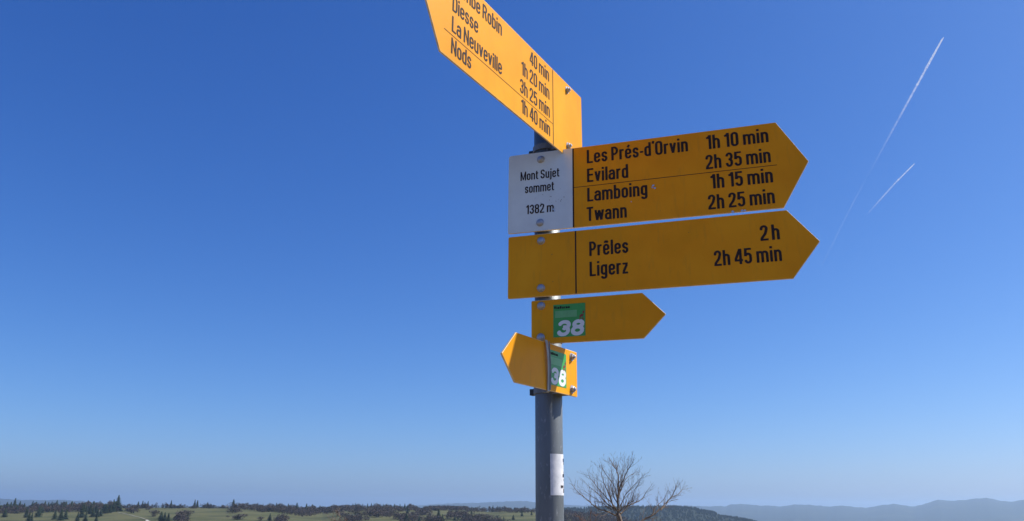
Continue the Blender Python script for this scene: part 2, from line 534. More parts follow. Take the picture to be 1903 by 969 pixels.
# weathered label wrapped round the pole
def wrap(name, a0, a1, z0, z1, r, mat, parent, n=20):
    verts, faces = [], []
    for k in range(n + 1):
        a = a0 + (a1 - a0) * k / n
        for z in (z0, z1):
            c = rel(axis_pt(z)); verts.append((c.x + r * cos(a), c.y + r * sin(a), c.z))
    for k in range(n):
        faces.append([2 * k, 2 * k + 2, 2 * k + 3, 2 * k + 1])
    return mesh_from(name, verts, faces, mat, parent, True)
lab = wrap("pole_sticker", radians(-89), radians(35), .0228, .1075, POLE_R + .0005, M['paper'], pole)
lab['label'] = "weathered white sticker wrapped round the pole, printed black at its right edge"
def wrap_patch(cells, mat, r=POLE_R + .0009):
    verts, faces = [], []
    for a0, a1, z0, z1 in cells:
        for k in range(4):
            q = len(verts)
            for aa in (a0 + (a1 - a0) * k / 4, a0 + (a1 - a0) * (k + 1) / 4):
                for z in (z0, z1):
                    c = rel(axis_pt(z)); verts.append((c.x + r * cos(radians(aa)), c.y + r * sin(radians(aa)), c.z))
            faces.append([q, q + 2, q + 3, q + 1])
    return mesh_from("sticker_print", verts, faces, mat, lab)
rnd = random.Random(3)
cells = [(-22, 2, .092, .0985), (-14, 10, .086, .0925), (-26, 10, .060, .0665), (-12, 20, .064, .072), (-14, 20, .052, .057), (-8, 25, .045, .049),
         (-41, -35, .0375, .0435), (-33, -29, .039, .0425), (-28, -22, .0375, .044), (-20, 20, .028, .037), (-10, 28, .0385, .0435)]
wp = wrap_patch(cells, M['ink'])
wp.matrix_parent_inverse = Matrix.Identity(4)

# ------------------------------------------------------------------ signs
def sign_root(O, D, U, name, label):
    D = Vector(D).normalized(); U = Vector(U); U = (U - D * U.dot(D)).normalized()
    Y = U.cross(D)
    mt = Matrix((D, Y, U)).transposed().to_4x4()
    mt.translation = Vector((O[0], O[1], O[2] + EYE))
    r = empty("direction_sign", mt)
    tag(r, label, "sign")
    return r

def add_panel(root, poly, radii, mat='yellow'):
    bm = prism_bm(rounded(poly, radii), 0.0, 0.0040, bevel=0.0011)
    for f in bm.faces:
        f.normal_update()
        if abs(f.normal.y) < .97: f.material_index = 1
    o = bm_obj("panel", bm, M[mat], root)
    o.data.materials.append(M['edge'])
    inner = [(x * .995, z) for x, z in poly]
    cxm = sum(p[0] for p in poly) / len(poly); czm = sum(p[1] for p in poly) / len(poly)
    sh = [(cxm + (x - cxm) * .985, czm + (z - czm) * .96) for x, z in poly]
    bk = bm_obj("back_face", prism_bm(sh, .0042, .0050), M['back'], root)
    return o

def clamp_set(root, O, n_off, zs, mesh):
    """bolt head in front, bracket behind the panel and a band round the pole, for every bolt height (local z)"""
    for z in zs:
        b = bpy.data.objects.new("bolt", mesh); C.objects.link(b); b.parent = root
        b.location = (random.uniform(-.0006, .0006) - .0035 * BX[0], 0, z)
        b.rotation_euler = (0, random.uniform(0, 1), 0)
        if mesh is NUT: b.scale = (.86, .72, .86)
        depth = n_off - POLE_R
        # bracket
        w = .021
        bm = prism_bm([(-w, z - .010), (w, z - .010), (w, z + .010), (-w, z + .010)], .0051, max(depth + .012, .010), bevel=.0012)
        bm_obj("bracket", bm, M['clamp'], root)
        # band round the pole (ring in the sign's x-y plane at local z)
        verts, faces = [], []
        ns = 36
        prof = [(POLE_R + .0008, -.007), (POLE_R + .0030, -.007), (POLE_R + .0030, .007), (POLE_R + .0008, .007)]
        for i in range(ns):
            a = 2 * pi * i / ns
            for rr, dz in prof:
                verts.append((rr * cos(a), n_off + rr * sin(a), z + dz))
        for i in range(ns):
            for k in range(4):
                a, b2 = i * 4 + k, i * 4 + (k + 1) % 4
                c, d = ((i + 1) % ns) * 4 + (k + 1) % 4, ((i + 1) % ns) * 4 + k
                faces.append([a, d, c, b2])
        band = mesh_from("clamp_band", verts, faces, M['clamp'], root)
        # screw lug on the far side
        lug = prism_bm([(-.006, z - .007), (.006, z - .007), (.006, z + .007), (-.006, z + .007)], n_off + POLE_R + .003, n_off + POLE_R + .016, bevel=.001)
        bm_obj("screw_lug", lug, M['dark'], root)
BX = [1.0]

mm = .001
# sign 1: pointing to the left, towards the viewer
s1 = sign_root((0.1316, 1.714, 0.9974), (0.50357, 0.86395, 0.00307), (-0.00154, -0.00265, 1.0), "direction_sign",
               "uppermost yellow arrow sign pointing left, sunlit, listing Diesse, La Neuveville and Nods")
add_panel(s1, [(.083, 0), (-.530, 0), (-.590, -.100), (-.530, -.200), (.083, -.200)], [.004, .003, .002, .003, .004])
for z0, x0, x1, tx in ((-.045, -.496, -.313, "Combe Robin"), (-.0925, -.496, -.405, "Diesse"), (-.138, -.496, -.311, "La Neuveville"), (-.185, -.496, -.427, "Nods")):
    lettering(tx, s1, x0, x1, z0, .034, T=.135)
for z0, x0, x1, tx in ((-.045, -.190, -.096, "40 min"), (-.0915, -.228, -.095, "1h 20 min"), (-.138, -.234, -.094, "3h 25 min"), (-.185, -.228, -.093, "1h 40 min")):
    lettering(tx, s1, x0, x1, z0, .034, T=.135)
flat_rect("divider_line", s1, -.078, -.0755, -.1985, -.0015, -.0005, 'ink')
flat_rect("divider_line", s1, -.521, -.0782, -.1468, -.1457, -.0005, 'ink')
BX[0] = 0
clamp_set(s1, None, .0583, (-.019, -.170), NUT)
BX[0] = 1.0
# sign 2
s2 = sign_root((0.0702, 1.709, 0.8086), (0.94653, -0.32249, -0.00897), (0.00849, -0.00289, 0.99996), "direction_sign",
               "yellow arrow sign with a white summit plate, listing Evilard, Lamboing and Twann")
add_panel(s2, [(-.084, 0), (.530, 0), (.589, -.100), (.531, -.200), (-.083, -.200)], [.006, .003, .002, .003, .004])
wf = bm_obj("summit_plate", prism_bm(rounded([(-.0838, -.0008), (.0738, -.0008), (.0738, -.1992), (-.0828, -.1992)], [.006, .001, .001, .004]), -.0008, .0001), M['white'], s2)
wf['label'] = "white summit plate reading Mont Sujet sommet 1382 m"
flat_rect("divider_line", s2, .0739, .0772, -.1985, -.0015, -.0006, 'ink')
flat_rect("divider_line", s2, .0774, .525, -.1015, -.1003, -.0005, 'ink')
for z0, x0, x1, tx in ((-.0440, .1085, .3405, "Les Pr\u00e9s-d'Orvin"), (-.0915, .1085, .2045, "Evilard"), (-.1395, .1085, .2465, "Lamboing"), (-.1872, .1065, .1985, "Twann"),
                       (-.0453, .381, .5125, "1h 10 min"), (-.0930, .377, .5135, "2h 35 min"), (-.1400, .385, .5145, "1h 15 min"), (-.1878, .377, .5145, "2h 25 min")):
    lettering(tx, s2, x0, x1, z0, .034)
for z0, x0, x1, tx in ((-.0690, -.0535, .0425, "Mont Sujet"), (-.1022, -.0420, .0295, "sommet"), (-.1555, -.0385, .0290, "1382 m")):
    lettering(tx, s2, x0, x1, z0, .0228, y=-.0012, T=.15)
def flecks(parent, pts, mat, y):
    verts, faces = [], []
    for x, z, r in pts:
        o = len(verts); k = 7
        for i in range(k):
            a = 2 * pi * i / k; q = r * rnd.uniform(.5, 1.2)
            verts.append((x + q * cos(a), y, z + q * sin(a)))
        faces.append(list(range(o, o + k)))
    o = mesh_from("weathering_marks", verts, faces, M[mat], parent)
    o["kind"] = "stuff"
    return o
flecks(s2, [(.2605, -.118, .0034), (.2635, -.124, .0026), (.258, -.122, .0020), (.2095, -.151, .0016), (.0285, -.1500, .0024), (.031, -.1545, .002), (.427, -.1985, .004), (.447, -.1985, .003), (.452, -.1985, .0025)], 'scratch', -.0014)
flecks(s2, [(rnd.uniform(-.02, .055), rnd.uniform(-.145, -.10), rnd.uniform(.0005, .0011)) for _ in range(16)], 'ink', -.0013)
clamp_set(s2, None, .036, (-.0195, -.1795), BOLT)
# sign 3
s3 = sign_root((0.0707, 1.7088, 0.6014), (0.94525, -0.32628, -0.00643), (0.00608, -0.0021, 0.99998), "direction_sign",
               "plain yellow arrow sign listing only Pr\u00eales and Ligerz, below the summit sign")
s3['label'] = "yellow arrow sign listing only Pr\u00eales and Ligerz, below the sign with the white plate"
s3['label'] = "yellow arrow sign listing only Pr\u00ealES and Ligerz".replace("\u00ealES", "\u00eales") + ", below the sign with white plate"
add_panel(s3, [(-.0845, 0), (.5335, 0), (.592, -.0748), (.534, -.150), (-.0838, -.150)], [.004, .003, .002, .003, .004])
flat_rect("divider_line", s3, .0762, .0792, -.1485, -.0015, -.0005, 'ink')
for z0, x0, x1, tx in ((-.0640, .1092, .1975, "Pr\u00eales"), (-.1113, .1092, .1955, "Ligerz"), (-.0635, .4765, .5153, "2h"), (-.1105, .3795, .5155, "2h 45 min")):
    lettering(tx, s3, x0, x1, z0, .034, gap=.085 if tx != "2h" else .2)
flecks(s3, [(.022, -.052, .0012), (.024, -.117, .001), (-.028, -.025, .0008), (.155, -.138, .0009), (.33, -.03, .0009), (.45, -.118, .001)], 'dirt', -.0006)
clamp_set(s3, None, .036, (-.017, -.1300), BOLT)

def sticker38(root, x0, x1, z0, z1, y=-.0006):
    st = bm_obj("route_sticker", prism_bm([(x0, z0), (x1, z0 + .0005), (x1, z1), (x0, z1)], y, -.0001), M['green'], root)
    w = x1 - x0
    y -= .0003
    flat_rect("pale_band", st, x0 + .004, x0 + w * .74, z1 - .030, z1 - .0145, y, 'pale_green')
    lettering("ViaBerna", st, x0 + .0015, x0 + w * .52, z1 - .0098, .0062, y=y, T=.22, step=.05)
    lettering("\u00b3\u2078", st, x0 + w * .09, x1 - .0045, z0 + .0015, .0365, y=y, T=.27, step=.03, mat='sticker_white', shear=.16, gap=.06, name="route_number")
    # small red-brown bear emblem
    bx, bz = x1 - .0085, z1 - .030
    verts, faces = [], []
    def blob(cx, cz, rx, rz, a=0, k=10):
        o = len(verts)
        for i in range(k):
            t = 2 * pi * i / k
            u, v_ = rx * cos(t), rz * sin(t)
            verts.append((bx + cx + u * cos(a) - v_ * sin(a), y, bz + cz + u * sin(a) + v_ * cos(a)))
        faces.append(list(range(o, o + k)))
    blob(0, .002, .0055, .0030, .5); blob(.0045, .0092, .0026, .0024); blob(-.0035, -.0050, .0016, .0034, -.3); blob(.0030, -.0052, .0016, .0032, .3); blob(.0055, .0128, .0010, .0011)
    mesh_from("bear_emblem", verts, faces, M['red'], st)
    return st
# sign 4
s4 = sign_root((0.0699, 1.7091, 0.443), (0.93134, -0.364, -0.01043), (0.00972, -0.0038, 0.99995), "direction_sign",
               "small yellow arrow sign pointing right with a green 38 sticker")
add_panel(s4, [(-.0275, .0005), (.226, 0), (.275, -.0505), (.2265, -.100), (-.0262, -.100)], [.003, .003, .002, .003, .003])
sticker38(s4, .0255, .0990, -.0870, -.0130)
clamp_set(s4, None, .036, (-.013, -.0850), BOLT)
# sign 5
s5 = sign_root((0.1327, 1.71, 0.3294), (0.54967, 0.83538, 0.00124), (-0.00068, -0.00103, 1.0), "direction_sign",
               "small yellow arrow sign pointing left with a half shaded green 38 sticker")
add_panel(s5, [(.0255, 0), (-.2245, 0), (-.2740, -.0500), (-.2270, -.100), (.0245, -.100)], [.003, .003, .002, .003, .003])
sticker38(s5, -.0995, -.0248, -.0865, -.0130)
BX[0] = 0
clamp_set(s5, None, .0591, (-.0145, -.0855), NUT)
# thin grey strap hanging down over the small left-pointing sign
def ribbon(name, pts, w, th, mat, parent=None):
    """pts: list of (x, y, z) in the parent's axes, ribbon wide along x"""
    verts, faces = [], []
    for x, y, z in pts:
        verts += [(x - w / 2, y, z), (x + w / 2, y - th * .3, z), (x + w / 2, y - th * .3 + th, z), (x - w / 2, y + th, z)]
    for k in range(len(pts) - 1):
        for i in range(4):
            j = (i + 1) % 4
            faces.append([4 * k + i, 4 * k + j, 4 * k + 4 + j, 4 * k + 4 + i])
    faces.append([3, 2, 1, 0]); e = 4 * (len(pts) - 1); faces.append([e, e + 1, e + 2, e + 3])
    return mesh_from(name, verts, faces, mat, parent, False)
strap = ribbon("strap", [(-.1130, .010, .0035), (-.1135, .001, .0045), (-.1140, -.0040, .0030), (-.1125, -.0050, -.006), (-.1105, -.0060, -.020), (-.1085, -.0062, -.036), (-.1065, -.0056, -.055), (-.1050, -.0046, -.075), (-.1040, -.0034, -.092), (-.1035, -.0028, -.1020), (-.1035, .001, -.1042), (-.1035, .010, -.1035)], .0085, .0012, M['strap'])
strap.matrix_world = s5.matrix_world.copy()
tag(strap, "thin grey strap bent round the small left-pointing sign beside its green sticker", "strap")
strap2 = ribbon("strap_fold", [(-.1075, -.0072, .001), (-.1062, -.0076, -.02), (-.1035, -.0078, -.045), (-.1015, -.0068, -.075), (-.1005, -.005, -.099)], .0030, .0010, M['clamp'], strap)

# ------------------------------------------------------------------ terrain
def table(pts):
    out = sorted(azel(x, y) for x, y in pts)
    return [o[0] for o in out], [o[1] for o in out]
def smooth_noise(x, s, seed):
    return mnoise.noise(Vector((x * s, seed * 17.3, 0.5)))
TA = table([(-900, 950), (-300, 950), (0, 950), (100, 949), (170, 946.5), (217, 944.5), (300, 943.5), (450, 943.5), (520, 947), (600, 952), (640, 946), (690, 943.5), (740, 944), (775, 948.5),
            (820, 946.5), (870, 948), (905, 951), (940, 948), (990, 950), (1050, 955), (1100, 959), (1150, 966), (1200, 982), (1300, 1010), (1500, 1040), (2600, 1060)])
TB = table([(-600, 968), (900, 968), (1000, 952), (1050, 947), (1130, 944), (1200, 942.5), (1262, 943), (1290, 946), (1308, 951), (1322, 952), (1340, 960), (1372, 964), (1400, 970), (1500, 985), (2600, 1000)])
TC = table([(-500, 925), (-100, 925), (0, 927), (25, 929), (60, 930), (110, 929), (145, 930.5), (180, 935), (230, 938), (350, 942), (600, 944), (740, 941.5), (790, 939), (830, 936.5), (860, 935), (900, 935), (925, 932.5), (945, 931.5),
            (975, 932), (1000, 934), (1040, 938), (1100, 941), (1200, 941), (1265, 940), (1320, 941), (1350, 941.5), (1358, 937.5), (1380, 937.5), (1410, 939.5), (1450, 941), (1475, 938), (1505, 938.5), (1540, 942), (1560, 939.5),
            (1610, 944), (1640, 939), (1662, 937), (1702, 941.5), (1725, 935), (1743, 928.5), (1760, 931), (1790, 930), (1835, 926), (1860, 931), (1880, 933), (1903, 929), (2000, 926), (2600, 932)])
DA, DB, DC = 2900.0, 5800.0, 23000.0
def gauss(r, d, w): return exp(-((r - d) / w) ** 2)
def sstep(a, b, x):
    t = max(0.0, min(1.0, (x - a) / (b - a))); return t * t * (3 - 2 * t)
import bisect
def interp(v, tb_):
    X, Y = tb_
    i = bisect.bisect_right(X, v)
    if i <= 0: return Y[0]
    if i >= len(X): return Y[-1]
    return Y[i - 1] + (Y[i] - Y[i - 1]) * (v - X[i - 1]) / (X[i] - X[i - 1])
def height(x, y):
    """ground height above the foot of the pole"""
    r = hypot(x, y); az = atan2(x, y)
    ta = interp(az, TA); tb = interp(az, TB); tc = interp(az, TC)
    tc += .0007 * mnoise.noise(Vector((az * 55, 1.7, 4.2))) + .0004 * mnoise.noise(Vector((az * 520, 9.7, 4.2))) + .0006 * mnoise.noise(Vector((az * 190, 5.7, 4.2)))
    if az > 1.0 or az < -1.0:   # outside the measured view: gentle hills
        k = sstep(1.0, 1.6, abs(az))
        ta = ta * (1 - k) + (-.02) * k; tb = tb * (1 - k) + (-.008) * k; tc = tc * (1 - k) + .002 * k
    nz = mnoise.noise(Vector((x * .0022, y * .0022, 3.1)))
    nz2 = mnoise.noise(Vector((x * .011, y * .011, 8.1)))
    near = 0.10 * mnoise.noise(Vector((x * .12, y * .12, 1.0))) * sstep(3, 12, r) - .11 * max(0.0, r - 25) 
    # meadow plateau rising to its skyline
    hA = EYE + ta * DA
    k = sstep(500, DA, r)
    meadow = -62 * (1 - k) + hA * k + (nz * 5 + nz2 * .9) * (1 - sstep(2300, 2800, r)) * sstep(300, 900, r)
    meadow = meadow if r < DA else hA
    b1 = sstep(120, 700, r)
    h = near * (1 - b1) + meadow * b1 if r < 700 else meadow
    if r > DA:
        f = sstep(DA, DA + 1300, r); h = hA * (1 - f) + (-330) * f
    elif True:
        pass
    if r > 3500:
        hB = EYE + tb * DB + 4 * nz
        h = max(h, -330 + (hB + 330) * gauss(r, DB, 1100))
        rug = mnoise.noise(Vector((x * .0004, y * .0004, 5.5))) * 110 + mnoise.noise(Vector((x * .0012, y * .0012, 2.5))) * 25
        hC = EYE + tc * DC
        w = gauss(r, DC, 5200)
        h = max(h, -400 + (hC + 400) * w + rug * (1 - gauss(r, DC, 2500)) * w)
    return h

rads = [0.0, .4, 1, 2, 4, 7, 11, 16, 22, 30, 40, 55, 75, 100, 140, 190, 250, 320, 400, 500, 600]
rads += list(np.arange(680, 3300, 70)) + list(np.arange(3400, 9500, 300)) + list(np.arange(10000, 22000, 1200)) + list(np.arange(22200, 24000, 250)) + [24500, 26000, 29000, 33000, 40000]
azs = []
a = -pi
while a < pi - 1e-6:
    azs.append(a); a += radians(.08) if abs(a + .0) < .72 else radians(2.0)
nA = len(azs)
verts = [(0, 0, height(0, .001))]
for r in rads[1:]:
    for a in azs:
        x, y = r * sin(a), r * cos(a); verts.append((x, y, height(x, y)))
faces = [[0, 1 + (i + 1) % nA, 1 + i] for i in range(nA)]
for k in range(len(rads) - 2):
    o = 1 + k * nA
    for i in range(nA):
        j = (i + 1) % nA
        faces.append([o + i, o + j, o + nA + j, o + nA + i])
mt, t, b = new_mat("dry_alpine_meadow")
v = coord(t)
cA, f1 = noise_ramp(t, v, .006, 6, [(.32, (.040, .048, .020)), (.45, (.070, .075, .028)), (.56, (.108, .104, .044)), (.66, (.070, .082, .028)), (.8, (.092, .092, .038))], .62)
cN, f2 = noise_ramp(t, v, 3.0, 8, [(.3, (.11, .075, .032)), (.5, (.19, .135, .062)), (.7, (.28, .205, .10))], .7)
geo = t.nodes.new("ShaderNodeNewGeometry")
ln = N(t, "ShaderNodeVectorMath", operation='LENGTH'); t.links.new(geo.outputs['Position'], ln.inputs[0])
def rng(a, b_, c=0.0, d=1.0, src=ln.outputs['Value']):
    q = N(t, "ShaderNodeMapRange"); q.inputs[1].default_value = a; q.inputs[2].default_value = b_; q.inputs[3].default_value = c; q.inputs[4].default_value = d
    t.links.new(src, q.inputs[0]); return q.outputs[0]
c1 = mix(t, rng(40, 160), cN, cA)
cF, f3 = noise_ramp(t, v, .0011, 7, [(.38, (.018, .026, .018)), (.55, (.024, .032, .021)), (.66, (.050, .058, .030)), (.78, (.018, .024, .016))], .65)
c2 = mix(t, rng(3000, 4200), c1, cF)
t.links.new(c2, b.inputs['Base Color'])
b.inputs['Roughness'].default_value = .95
b.inputs['Specular IOR Level'].default_value = .1
bump(t, b, f2, .5, .05)
ground = mesh_from("ground", verts, faces, mt, None, True)
tag(ground, None, kind="structure")

def on_ground(px, py, dmin=500, dmax=3200):
    """where the sight line through a picture point meets the terrain; the ridge line if it passes above it"""
    d = ray(px, py); s = dmin; best = None
    hor = hypot(d.x, d.y)
    while s < dmax:
        x, y, z = d.x / hor * s, d.y / hor * s, EYE + d.z / hor * s
        g = height(x, y)
        if z <= g: return Vector((x, y, g)), s
        gap = (z - g) / s
        if best is None or gap < best[0]: best = (gap, Vector((x, y, g)), s)
        s += 20
    return best[1], best[2]

# gravel farm track climbing across the meadow
def track(pix, w, mat):
    pts = [on_ground(x, y, 500)[0] for x, y in pix]
    vs, fs = [], []
    dense = []
    for p, q in zip(pts, pts[1:]):
        for k in range(12):
            dense.append(p.lerp(q, k / 12))
    for i, p in enumerate(dense):
        q = dense[min(i + 1, len(dense) - 1)]; o = dense[max(i - 1, 0)]
        d = (q - o); d.z = 0; d.normalize(); sd = Vector((-d.y, d.x, 0)) * w
        for s_ in (-1, 1):
            a = p + sd * s_; vs.append((a.x, a.y, height(a.x, a.y) + .9))
    for i in range(len(dense) - 1):
        fs.append([2 * i, 2 * i + 1, 2 * i + 3, 2 * i + 2])
    return mesh_from("farm_track", vs, fs, mat, None)
tr = track([(218, 952.5), (228, 955), (245, 959), (262, 963.5), (274, 968), (280, 972)], 1.3, m_simple("pale_gravel", (.27, .26, .20), .95, var=.15, scale=.3))
tag(tr, None, kind="structure")

# ------------------------------------------------------------------ distant trees
def m_crown(name, stops, scale):
    mt, t, b = new_mat(name)
    oi = t.nodes.new("ShaderNodeObjectInfo")
    v = coord(t)
    c, f = noise_ramp(t, v, scale, 4, stops)
    hsn = N(t, "ShaderNodeHueSaturation")
    mr = N(t, "ShaderNodeMapRange"); mr.inputs[3].default_value = .75; mr.inputs[4].default_value = 1.25
    t.links.new(oi.outputs['Random'], mr.inputs[0]); t.links.new(mr.outputs[0], hsn.inputs['Value'])
    t.links.new(c, hsn.inputs['Color'])
    t.links.new(hsn.outputs[0], b.inputs['Base Color'])
    b.inputs['Roughness'].default_value = .9
    b.inputs['Specular IOR Level'].default_value = .15
    return mt
M['needles'] = m_crown("dark_needles", [(.35, (.014, .026, .014)), (.6, (.030, .045, .022))], .5)
M['twigcrown'] = m_crown("bare_twig_crown", [(.35, (.050, .040, .036)), (.6, (.090, .068, .058)), (.75, (.125, .085, .06))], .3)
M['bark'] = m_simple("bark", (.11, .085, .065), .9, var=.35, scale=3)

def conifer_mesh(seed, H=1.0):
    """unit-height spruce: tiers of drooping ragged branch fans"""
    r = random.Random(seed); vs, fs = [], []
    tiers = 13
    for k in range(tiers):
        z = .06 + .92 * k / tiers
        rad = .215 * (1 - k / tiers) ** .85 * r.uniform(.8, 1.15) + .012
        nb = max(5, int(11 - k * .45))
        ph = r.uniform(0, 6)
        for i in range(nb):
            a = ph + 2 * pi * i / nb + r.uniform(-.2, .2)
            q = rad * r.uniform(.65, 1.2); w = .30 * q + .012
            o = len(vs)
            tip = (q * cos(a), q * sin(a), z - q * .28)
            vs += [(0, 0, z + .075), (q * .55 * cos(a) - w * sin(a), q * .55 * sin(a) + w * cos(a), z - .012), tip,
                   (q * .55 * cos(a) + w * sin(a), q * .55 * sin(a) - w * cos(a), z - .012)]
            fs += [[o, o + 1, o + 2], [o, o + 2, o + 3]]
    o = len(vs)
    vs += [(.012, 0, .9), (-.008, .01, .9), (-.008, -.01, .9), (0, 0, 1.0)]
    fs += [[o, o + 1, o + 3], [o + 1, o + 2, o + 3], [o + 2, o, o + 3]]
    me = bpy.data.meshes.new("crown"); me.from_pydata(vs, [], fs); me.materials.append(M['needles']); return me
def round_mesh(seed, mat='twigcrown'):
    """unit-height leafless broadleaf crown: clouds of small twig faces around limbs"""
    r = random.Random(seed); vs, fs = [], []
    lobes = [(r.uniform(-.24, .24), r.uniform(-.24, .24), r.uniform(.24, .76), r.uniform(.17, .26)) for _ in range(11)]
    for lx, ly, lz, lr in lobes:
        for _ in range(34):
            d = Vector((r.gauss(0, 1), r.gauss(0, 1), r.gauss(0, 1))).normalized() * lr * r.uniform(.45, 1.12)
            p = Vector((lx, ly, lz)) + d
            a = Vector((r.gauss(0, 1), r.gauss(0, 1), r.gauss(0, .8))).normalized() * .052
            b_ = Vector((r.gauss(0, 1), r.gauss(0, 1), r.gauss(0, 1))).normalized() * .034
            o = len(vs); vs += [tuple(p - a), tuple(p + b_), tuple(p + a), tuple(p - b_)]; fs.append([o, o + 1, o + 2, o + 3])
    me = bpy.data.meshes.new("crown"); me.from_pydata(vs, [], fs); me.materials.append(M[mat]); return me
def trunk_mesh(h, r0):
    vs, fs = [], []
    for k, (z, q) in enumerate(((-.06, r0 * 1.3), (h * .5, r0 * .8), (h, r0 * .2))):
        for i in range(6): vs.append((q * cos(i * pi / 3), q * sin(i * pi / 3), z))
    for k in range(2):
        for i in range(6): fs.append([k * 6 + i, k * 6 + (i + 1) % 6, k * 6 + 6 + (i + 1) % 6, k * 6 + 6 + i])
    me = bpy.data.meshes.new("trunk"); me.from_pydata(vs, [], fs); me.materials.append(M['bark']); return me
CON = [conifer_mesh(s) for s in range(5)]
RND = [round_mesh(s + 40) for s in range(5)]
TC_, TR_ = trunk_mesh(.9, .016), trunk_mesh(.7, .028)
def plant_tree(px, base, top, kind, label, group, wid=1.0):
    p, d = on_ground(px, base)
    H = max(3.5, (base - top) * d / F * 1.15); wid *= random.uniform(1.4, 2.1)
    p.z -= .3
    root = empty("conifer_tree" if kind == 'c' else "bare_tree", Matrix.Translation(p))
    q = random.uniform(0, 6)
    for nm, me in (("crown", random.choice(CON if kind == 'c' else RND)), ("trunk", TC_ if kind == 'c' else TR_)):
        o = bpy.data.objects.new(nm, me); C.objects.link(o); o.parent = root
        o.scale = (H * wid, H * wid, H); o.rotation_euler = (0, 0, q)
    tag(root, label, "tree", group)
    return root
G1, L1 = "dark conifers in the woodland belt at far left", "dark conifer rising from the bare woodland at the far left"
belt = [(8, 962, 950), (26, 944, 927), (36, 944, 931), (48, 963, 948), (59, 943, 932), (66, 945, 933), (70, 962, 946), (18, 950, 938), (82, 947, 934), (95, 946, 934), (101, 943, 932), (112, 946, 935), (122, 945, 933),
        (131, 947, 936), (140, 944, 935), (88, 950, 938), (43, 952, 940), (118, 951, 940), (152, 950, 939), (160, 946, 937), (74, 955, 944), (30, 955, 944), (12, 947, 936)]
_r = random.Random(77)
for _k in range(34):
    _x = _r.uniform(-6, 212); _b = _r.uniform(946, 954); belt.append((_x, _b, _b - _r.uniform(9, 14)))
for x, b_, t_ in belt: plant_tree(x, b_, t_, 'c', L1, G1)
G2, L2 = "separate conifers on the slope below the woodland", "small dark conifer on the open slope below the left woodland"
for x, b_, t_ in [(101, 966, 952), (112, 968, 952), (121, 966, 951), (53, 971, 957), (151, 963, 948), (143, 970, 957), (158, 970, 956), (167, 956, 942), (172, 961, 949), (180, 962, 950), (186, 960, 948), (58, 969, 958), (178, 972, 961), (196, 955, 941), (204, 954, 940), (210, 952, 937)]:
    plant_tree(x, b_, t_, 'c', L2, G2)
plant_tree(217, 951, 928.5, 'c', "tallest dark conifer, standing at the right end of the left woodland", None)
for x, b_, t_, l in [(317, 945, 933.5, "lone narrow conifer on the meadow skyline, left of the skyline pair"), (361, 944, 932, "left conifer of the close pair on the meadow skyline"), (366, 944, 933, "right conifer of the close pair on the meadow skyline"),
                     (433, 945, 931.5, "thin conifer on the skyline beside a rounded dark tree"), (757, 955, 943, "larger conifer left of the blue hill's left end")]:
    plant_tree(x, b_, t_, 'c', l, None)
G3, L3 = "conifers along the skyline of the meadow", "small conifer in the broken tree line on the meadow skyline"
for x, b_, t_ in [(488, 947, 938.5), (535, 950, 939), (604, 950, 942), (610, 949, 943), (640, 945, 938.5), (668, 945, 938), (700, 944, 938), (256, 945, 935), (264, 945, 934), (268, 945, 936), (274, 944, 934.5), (385, 944, 935.5), (392, 944, 938), (471, 944, 938), (479, 946, 938), (500, 946, 938), (513, 948, 937.5), (519, 948, 938), (523, 949, 939), (551, 950, 937.5),
                  (569, 951, 939), (580, 952, 940), (594, 951, 941), (619, 948, 940), (634, 946, 941), (645, 945, 938), (649, 945, 938.5), (655, 945, 937.5), (660, 945, 936.5), (664, 944, 937), (673, 944, 937.5), (683, 944, 937), (690, 944, 936.5), (695, 944, 937),
                  (706, 944, 937.5), (712, 945, 938), (718, 945, 938), (724, 946, 939), (733, 946, 938), (743, 947, 938.5), (752, 948, 938), (757, 948, 940), (777, 949, 944), (793, 949, 943.5), (799, 949, 944), (837, 948, 942), (866, 952, 946), (874, 951, 944.5), (879, 951, 944),
                  (887, 951, 945), (897, 951, 945), (916, 952, 941.5), (925, 951, 942), (929, 951, 943), (940, 950, 944), (945, 950, 944.5), (950, 950, 944.5), (956, 951, 944), (962, 951, 945), (972, 951, 944.5), (981, 952, 945), (990, 952, 946)]:
    plant_tree(x, b_, t_, 'c', L3, G3)
G4, L4 = "trees scattered over the meadow slope", "dark conifer standing in the open meadow below the skyline"
for x, b_, t_ in [(305, 970, 957), (312, 970, 958), (298, 970, 959), (299, 967, 955), (815, 961, 948), (836, 957, 949), (876, 963, 952), (970, 960, 952), (988, 958, 951), (822, 970, 959), (875, 968, 959), (755, 971, 958), (779, 969, 961), (905, 969, 961), (925, 970, 961), (936, 969, 962), (861, 968, 959), (501, 969, 958), (845, 968, 960), (954, 967, 959)]:
    if x < 330: plant_tree(x, b_, t_, 'c', "dark conifer in the tight clump just right of the farm track", "conifers clumped beside the farm track", 1.25)
    elif x < 520: plant_tree(x, b_, t_, 'c', "dark conifer alone at the bottom edge below the middle wood", None, 1.25)
    elif x < 850: plant_tree(x, b_, t_, 'c', "dark conifer among the copses between the pale shrub and the blue ridge", "conifers among the copses", 1.25)
    else: plant_tree(x, b_, t_, 'c', "dark conifer on the open slope just left of the pole", "conifers on the slope left of the pole", 1.25)
G5, L5 = "rounded leafless trees scattered over the meadow", "rounded purple-brown leafless tree on the meadow slope"
